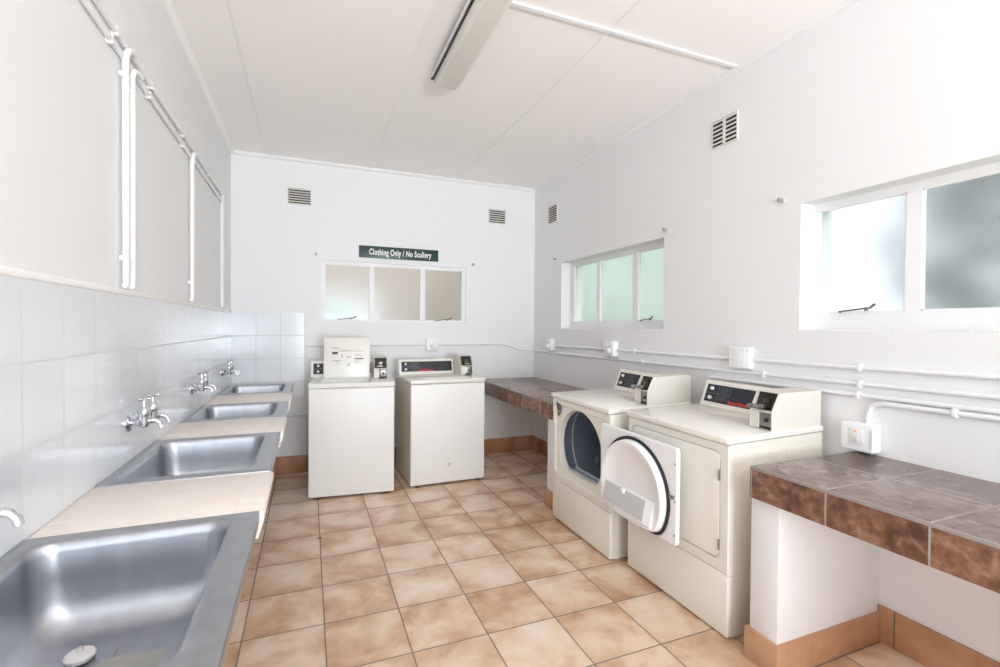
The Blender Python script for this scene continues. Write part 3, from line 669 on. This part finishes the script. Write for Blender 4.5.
bm = newbm(); lathe(bm, [(.008, -.006), (.010, 0), (.006, .004)], (x0 - .006, -.012, -.060), 'z', 12); obj('clip', bm, darkmetal, lt)

# ------------------------------------------------------------------ air vents
def vent(label, axis, u, z, w, h, nslot, cols=1):
    t = thing('air_vent', label, 'vent', (u, YB, z) if axis == 'y' else (XR, u, z), (0, 0, 0 if axis == 'y' else -R90), 'slotted air vents high on the walls')
    bm = newbm(); box(bm, -w / 2, w / 2, -.002, -.0005, -h / 2, h / 2); obj('backing', bm, slot_dark, t, smooth=False)
    bm = newbm(); p = h / nslot
    for k in range(nslot):
        zc = -h / 2 + (k + .5) * p
        prism(bm, [(-.010, zc - p * .05), (-.002, zc + p * .18), (-.002, zc + p * .5), (-.006, zc + p * .5), (-.012, zc + p * .12)], 'x', -w / 2, w / 2)
    box(bm, -w / 2 - .006, -w / 2, -.010, 0, -h / 2 - .006, h / 2 + .006); box(bm, w / 2, w / 2 + .006, -.010, 0, -h / 2 - .006, h / 2 + .006)
    box(bm, -w / 2, w / 2, -.010, 0, h / 2, h / 2 + .006); box(bm, -w / 2, w / 2, -.010, 0, -h / 2 - .006, -h / 2)
    for c_ in range(1, cols): box(bm, -w / 2 + w * c_ / cols - .006, -w / 2 + w * c_ / cols + .006, -.0135, -.002, -h / 2, h / 2)
    obj('louvre', bm, vent_metal, t, smooth=False)
vent('slotted vent on the back wall, upper left', 'y', -.080, 2.552, .188, .135, 6)
vent('slotted vent on the back wall, upper right', 'y', 1.878, 2.552, .180, .140, 6)
vent('slotted vent on the right wall close to the back corner', 'x', 4.352, 2.530, .180, .165, 7)
vent('larger two column slotted vent on the right wall between the windows', 'x', 2.178, 2.556, .182, .152, 6, 2)

# ------------------------------------------------------------------ sign
sg = thing('wall_sign', 'dark green sign reading Clothing Only / No Scullery over the back window', 'sign', (.840, YB - .001, 2.083))
bm = newbm(); box(bm, -.391, .391, -.008, 0, -.0575, .0575, .001); obj('board', bm, sign_green, sg)
text_mesh('lettering', 'Clothing Only / No Scullery', .080, white_print, sg, Matrix.Translation((.010, -.0086, 0)) @ Matrix.Rotation(R90, 4, 'X'), sx=.595, offset=.0020)

# ------------------------------------------------------------------ curtain bolts
def bolt(label, pos, axis):
    d = Vector((-1, 0, 0)) if axis == 'x' else Vector((0, -1, 0)); p = Vector(pos)
    t = thing('curtain_bracket', label, 'bracket', pos, group='small metal brackets beside the windows')
    bm = newbm(); tube(bm, [Vector((0, 0, 0)), d * .008], .014, 14); obj('base', bm, vent_metal, t)
    bm = newbm(); tube(bm, [d * .006, d * .035], .009, 12); tube(bm, [d * .028 - Vector((0, 0, .012)), d * .028 + Vector((0, 0, .014))], .006, 10); obj('hook', bm, hookm, t)
bolt('small metal bracket left of the back window', (.063, YB - .0005, 2.028), 'y')
bolt('small metal bracket right of the back window', (1.606, YB - .0005, 2.018), 'y')
bolt('small metal bracket on the far side of the smaller right window', (XR - .0005, 4.270, 2.055), 'x')
bolt('small metal bracket on the near side of the smaller right window', (XR - .0005, 2.670, 2.052), 'x')
bolt('small metal bracket by the large right foreground window', (XR - .0005, 1.790, 2.042), 'x')

# ------------------------------------------------------------------ conduits, sockets
def arc_pts(p0, p1, p2, n=6):
    p0, p1, p2 = Vector(p0), Vector(p1), Vector(p2); return [(p0 * (1 - t) ** 2 + p1 * 2 * t * (1 - t) + p2 * t * t) for t in [k / n for k in range(n + 1)]]
def conduit(label, pts, r=.0105, clips=(), group=None, axis='x', name='conduit_pipe'):
    o = Vector(pts[0]); t = thing(name, label, 'pipe', tuple(o), group=group)
    bm = newbm(); tube(bm, [Vector(p) - o for p in pts], r, 14); obj('pipe_run', bm, gloss, t)
    for cpos in clips:
        p = Vector(cpos) - o; bm = newbm()
        if axis == 'x': box(bm, p.x - r - .003, p.x + r, p.y - .009, p.y + .009, p.z - r - .006, p.z + r + .006, .003)
        elif axis == 'v': box(bm, p.x - r, p.x + r + .003, p.y - r - .006, p.y + r + .006, p.z - .009, p.z + .009, .003)
        else: box(bm, p.x - .009, p.x + .009, p.y - r - .003, p.y + r, p.z - r - .006, p.z + r + .006, .003)
        obj('saddle', bm, gloss, t)
    return t
xw = XR - .0108
G1 = 'painted conduits on the right wall'
conduit('upper white conduit running along the right wall under the windows', [(xw, 4.26, 1.176), (xw, 3.3, 1.181), (xw, 2.03, 1.186), (xw, 1.2, 1.190), (xw, -.6, 1.205)], clips=[(xw, 3.0, 1.1825), (xw, 1.39, 1.189)], group=G1)
conduit('middle white conduit on the right wall, from the back corner', [(xw, 4.74, 1.105), (xw, 4.2, 1.102), (xw, 2.4, 1.110), (xw, 1.5, 1.116), (xw, -.6, 1.128)], clips=[(xw, 2.9, 1.108), (xw, 1.88, 1.113), (xw, 1.39, 1.1165)], group=G1)
conduit('third white conduit down on the right wall, above the near shelf', [(xw, 2.25, 1.060), (xw, 1.5, 1.064), (xw, .9, 1.068), (xw, -.6, 1.078)], clips=[(xw, 1.397, 1.0645)], group=G1)
conduit('white conduit curving up from the foreground switch box', [(xw, 1.352, .940)] + arc_pts((xw, 1.352, .975), (xw, 1.350, 1.040), (xw, 1.285, 1.040), 8) + [(xw, .9, 1.042), (xw, -.6, 1.052)], r=.0115, clips=[(xw, 1.045, 1.0415)], group=G1)
yw = YB - .0108
conduit('white conduit crossing the back wall behind the washers', [(-.02, yw, 1.176), (1.1, yw, 1.178), (1.85, yw, 1.178)] + arc_pts((1.92, yw, 1.176), (2.0, yw, 1.172), (2.09, yw, 1.140), 5) + arc_pts((2.14, yw, 1.122), (2.20, yw, 1.108), (2.305, yw, 1.106), 4), clips=[(.9, yw, 1.1775)], axis='y')
def socket_box(label, pos, axis, w, h, d, style, name='wall_socket', cat='socket'):
    t = thing(name, label, cat, pos, (0, 0, 0 if axis == 'y' else -R90))
    bm = newbm(); box(bm, -w / 2, w / 2, -d, 0, -h / 2, h / 2, .006, 3); b_ = obj('case', bm, white_pl, t)
    if style == 'socket':
        bm = newbm(); box(bm, -w * .36, -w * .02, -d - .003, -d, h * .02, h * .32, .003); box(bm, w * .06, w * .34, -d - .004, -d, h * .05, h * .30, .003); obj('rocker', bm, gloss, t)
        for (a, b2) in ((-.16, -.08), (.02, -.08), (-.07, -.26)):
            bm = newbm(); lathe(bm, [(.0045, -.0008), (.0045, .0006)], (w * a, -d, h * b2), 'y', 10); obj('pin_hole', bm, grey_line, t)
        bm = newbm(); lathe(bm, [(.022, 0), (.024, -.004), (.018, -.022), (.010, -.026)], (w * .12, -d, -h * .12), 'y', 20); obj('plug_top', bm, white_pl, t)
    elif style == 'isolator':
        bm = newbm(); box(bm, -.028, .030, -d - .004, -d, -.035, .040, .003); obj('plate', bm, gloss, t)
        bm = newbm(); box(bm, -.012, .012, -d - .009, -d - .003, -.022, .006, .003); obj('rocker', bm, vent_metal, t)
        bm = newbm(); lathe(bm, [(.005, -.002), (.005, -.005)], (0, -d - .002, .026), 'y', 12); obj('neon_lamp', bm, mat('orange_neon', srgb(240, 170, 120), .4), t)
        bm = newbm(); box(bm, w / 2 - .012, w / 2 - .002, -d - .001, -d + .002, -h / 2 + .02, h / 2 - .02); obj('side_slot', bm, vent_metal, t)
        bm = newbm(); box(bm, .015, .045, -.03, -.005, -h / 2 - .014, -h / 2 + .002, .002); obj('cable_gland', bm, grey_line, t)
    else:
        bm = newbm(); box(bm, -w / 2 + .012, w / 2 - .03, -d - .002, -d, -h / 2 + .006, h / 2 - .012, .003); obj('cover_plate', bm, gloss, t)
        bm = newbm(); lathe(bm, [(.003, 0), (.003, -.002)], (w / 2 - .016, -d, h / 2 - .02), 'y', 8); obj('screw', bm, dullmetal, t)
    return t
socket_box('white wall socket on the back wall between the washers', (1.165, YB - .0005, 1.178), 'y', .120, .118, .045, 'socket')
socket_box('white wall socket on the right wall in the back corner', (XR - .0005, 4.350, 1.185), 'x', .120, .122, .055, 'socket')
socket_box('white wall socket on the right wall under the smaller window', (XR - .0005, 3.285, 1.190), 'x', .130, .122, .055, 'socket')
socket_box('blank white junction cover on the right wall above the near dryer', (XR - .0005, 2.022, 1.196), 'x', .140, .122, .040, 'blank', 'junction_box', 'junction box')
socket_box('white isolator switch box standing over the foreground shelf', (XR - .0005, 1.372, .883), 'x', .135, .125, .062, 'isolator', 'switch_box', 'switch')

# left wall conduits
xl = XL + .0115; G2 = 'painted conduits on the left wall'
conduit('upper long white conduit running high along the left wall', [(xl, 4.262, 2.372), (xl, 3.3, 2.374), (xl, 2.2, 2.378), (xl, -.8, 2.392)], r=.010, clips=[(XL + .011, 2.45, 2.377), (XL + .011, 2.05, 2.379), (XL + .011, 3.0, 2.3755), (XL + .011, 3.7, 2.373)], axis='x', group=G2)
conduit('lower long white conduit running high along the left wall', [(xl, 4.215, 2.318), (xl, 3.3, 2.320), (xl, 2.2, 2.324), (xl, -.8, 2.338)], r=.010, clips=[(XL + .011, 2.42, 2.3235), (XL + .011, 2.0, 2.325), (XL + .011, 3.0, 2.321)], axis='x', group=G2)
xl2 = XL + .021
conduit('vertical white conduit on the left wall, nearer of the close pair', [(xl2 - .008, 2.112, 1.497), (xl2, 2.112, 1.503), (xl2, 2.112, 1.9), (xl2, 2.112, 2.310)] + arc_pts((xl2 + .002, 2.112, 2.325), (xl2 + .006, 2.114, 2.368), (xl2 + .004, 2.20, 2.376), 5), r=.0112, clips=[(xl2 - .006, 2.112, 1.60), (xl2 - .006, 2.112, 2.26)], axis='v', group=G2)
conduit('vertical white conduit on the left wall, farther of the close pair', [(xl2 - .008, 2.182, 1.497), (xl2, 2.182, 1.503), (xl2, 2.182, 1.9), (xl2, 2.182, 2.285)] + arc_pts((xl2 + .002, 2.182, 2.295), (xl2 + .006, 2.185, 2.325), (xl2 + .004, 2.27, 2.327), 5), r=.0105, clips=[(xl2 - .006, 2.182, 1.60), (xl2 - .006, 2.182, 2.23)], axis='v', group=G2)
conduit('vertical white conduit on the left wall between second and third sinks', [(xl2 - .008, 3.172, 1.500), (xl2, 3.172, 1.506), (xl2, 3.172, 2.28)] + arc_pts((xl2 + .002, 3.172, 2.30), (xl2 + .006, 3.176, 2.352), (xl2 + .004, 3.27, 2.350), 5), r=.0125, clips=[(xl2 - .006, 3.172, 1.60)], axis='v', group=G2)
conduit('vertical white conduit on the left wall closest to the back wall', [(xl, 4.235, 1.500), (xl, 4.235, 2.30), (xl + .002, 4.238, 2.365)], r=.012, clips=[(XL + .011, 4.235, 1.53)], axis='v', group=G2)
# waste pipe low on the back wall
conduit('pale waste pipe low on the back wall beside the sink counter', [(-.50, YB - .025, .525), (-.2, YB - .025, .540), (.30, YB - .025, .562)], r=.020, name='waste_pipe', axis='y')

# small dark scrap on the floor
bm = newbm(); prism(bm, [(0, 0), (.012, .004), (.022, -.002), (.030, .006), (.018, .012), (.004, .010)], 'z', 0, .003, .0008)
o = obj('dry_leaf', bm, slot_dark); o.location = (.052, 3.235, .0003); tag(o, 'tiny dark scrap lying on the floor tiles before the open lid washer', 'leaf')

# ------------------------------------------------------------------ outside
def leaf_mat(name, col):
    m = mat(name, col, .6, var=.2, vscale=2.5); nt = m.node_tree; p = nt.nodes['Principled BSDF']
    tl = nt.nodes.new('ShaderNodeBsdfTranslucent'); tl.inputs[0].default_value = col; mx = nt.nodes.new('ShaderNodeMixShader'); mx.inputs[0].default_value = .5
    nt.links.new(p.outputs[0], mx.inputs[1]); nt.links.new(tl.outputs[0], mx.inputs[2]); nt.links.new(mx.outputs[0], nt.nodes['Material Output'].inputs[0]); return m
leafm = leaf_mat('bright_foliage', srgb(186, 205, 182))
leafd = leaf_mat('dusky_foliage', srgb(92, 104, 98))
bark = mat('bark', srgb(110, 90, 70), .8, bump=.6)
def tree(label, loc, rx, ry, rz, n, m, cat='tree', name='garden_tree'):
    t = thing(name, label, cat, loc)
    bm = newbm(); tube(bm, [(0, 0, 0), (.05, .02, rz * .6), (0, 0, rz)], .1, 10, radii=[.12, .09, .06]); obj('trunk', bm, bark, t)
    bm = newbm()
    for k in range(n):
        u = random.uniform(-1, 1); a = random.uniform(0, 2 * math.pi); q_ = math.sqrt(1 - u * u); rr_ = random.uniform(.55, 1)
        p = Vector((rx * q_ * math.cos(a) * rr_, ry * q_ * math.sin(a) * rr_, rz + rz * .95 * u * rr_))
        dr_ = Vector((random.gauss(0, 1), random.gauss(0, 1), random.gauss(0, 1))).normalized(); sd = dr_.cross(Vector((0, 0, 1))).normalized(); l = random.uniform(.12, .24)
        vs = [bm.verts.new(p), bm.verts.new(p + dr_ * l * .5 + sd * l * .3), bm.verts.new(p + dr_ * l), bm.verts.new(p + dr_ * l * .5 - sd * l * .3)]; bm.faces.new(vs)
    obj('foliage', bm, m, t, smooth=False)
bm = newbm(); box(bm, -20, 30, -20, 40, -.30, -.125); g = struct('ground', bm, mat('lawn', srgb(120, 150, 90), .9, var=.2, vscale=2), smooth=False)
tree('bright green tree seen blurred through the smaller right window', (9.0, 12.9, -.13), 2.4, 5.2, 2.6, 9000, leafm)
tree('dusky grey green tree blurred through the right edge of the large window', (8.2, 2.5, -.13), 1.8, 2.0, 2.6, 4600, leafd)
tree('low green shrub seen blurred through the left back window pane', (.05, 6.2, -.13), .62, .5, .98, 2200, leafm, 'shrub', 'garden_shrub')
bm = newbm(); box(bm, -2.5, 3.3, 7.0, 7.3, -.13, 3.4, .01); o = obj('garden_wall', bm, mat('beige_render', srgb(184, 166, 156), .85, bump=.4, bscale=20)); tag(o, 'beige rendered wall standing behind the back window', 'wall')
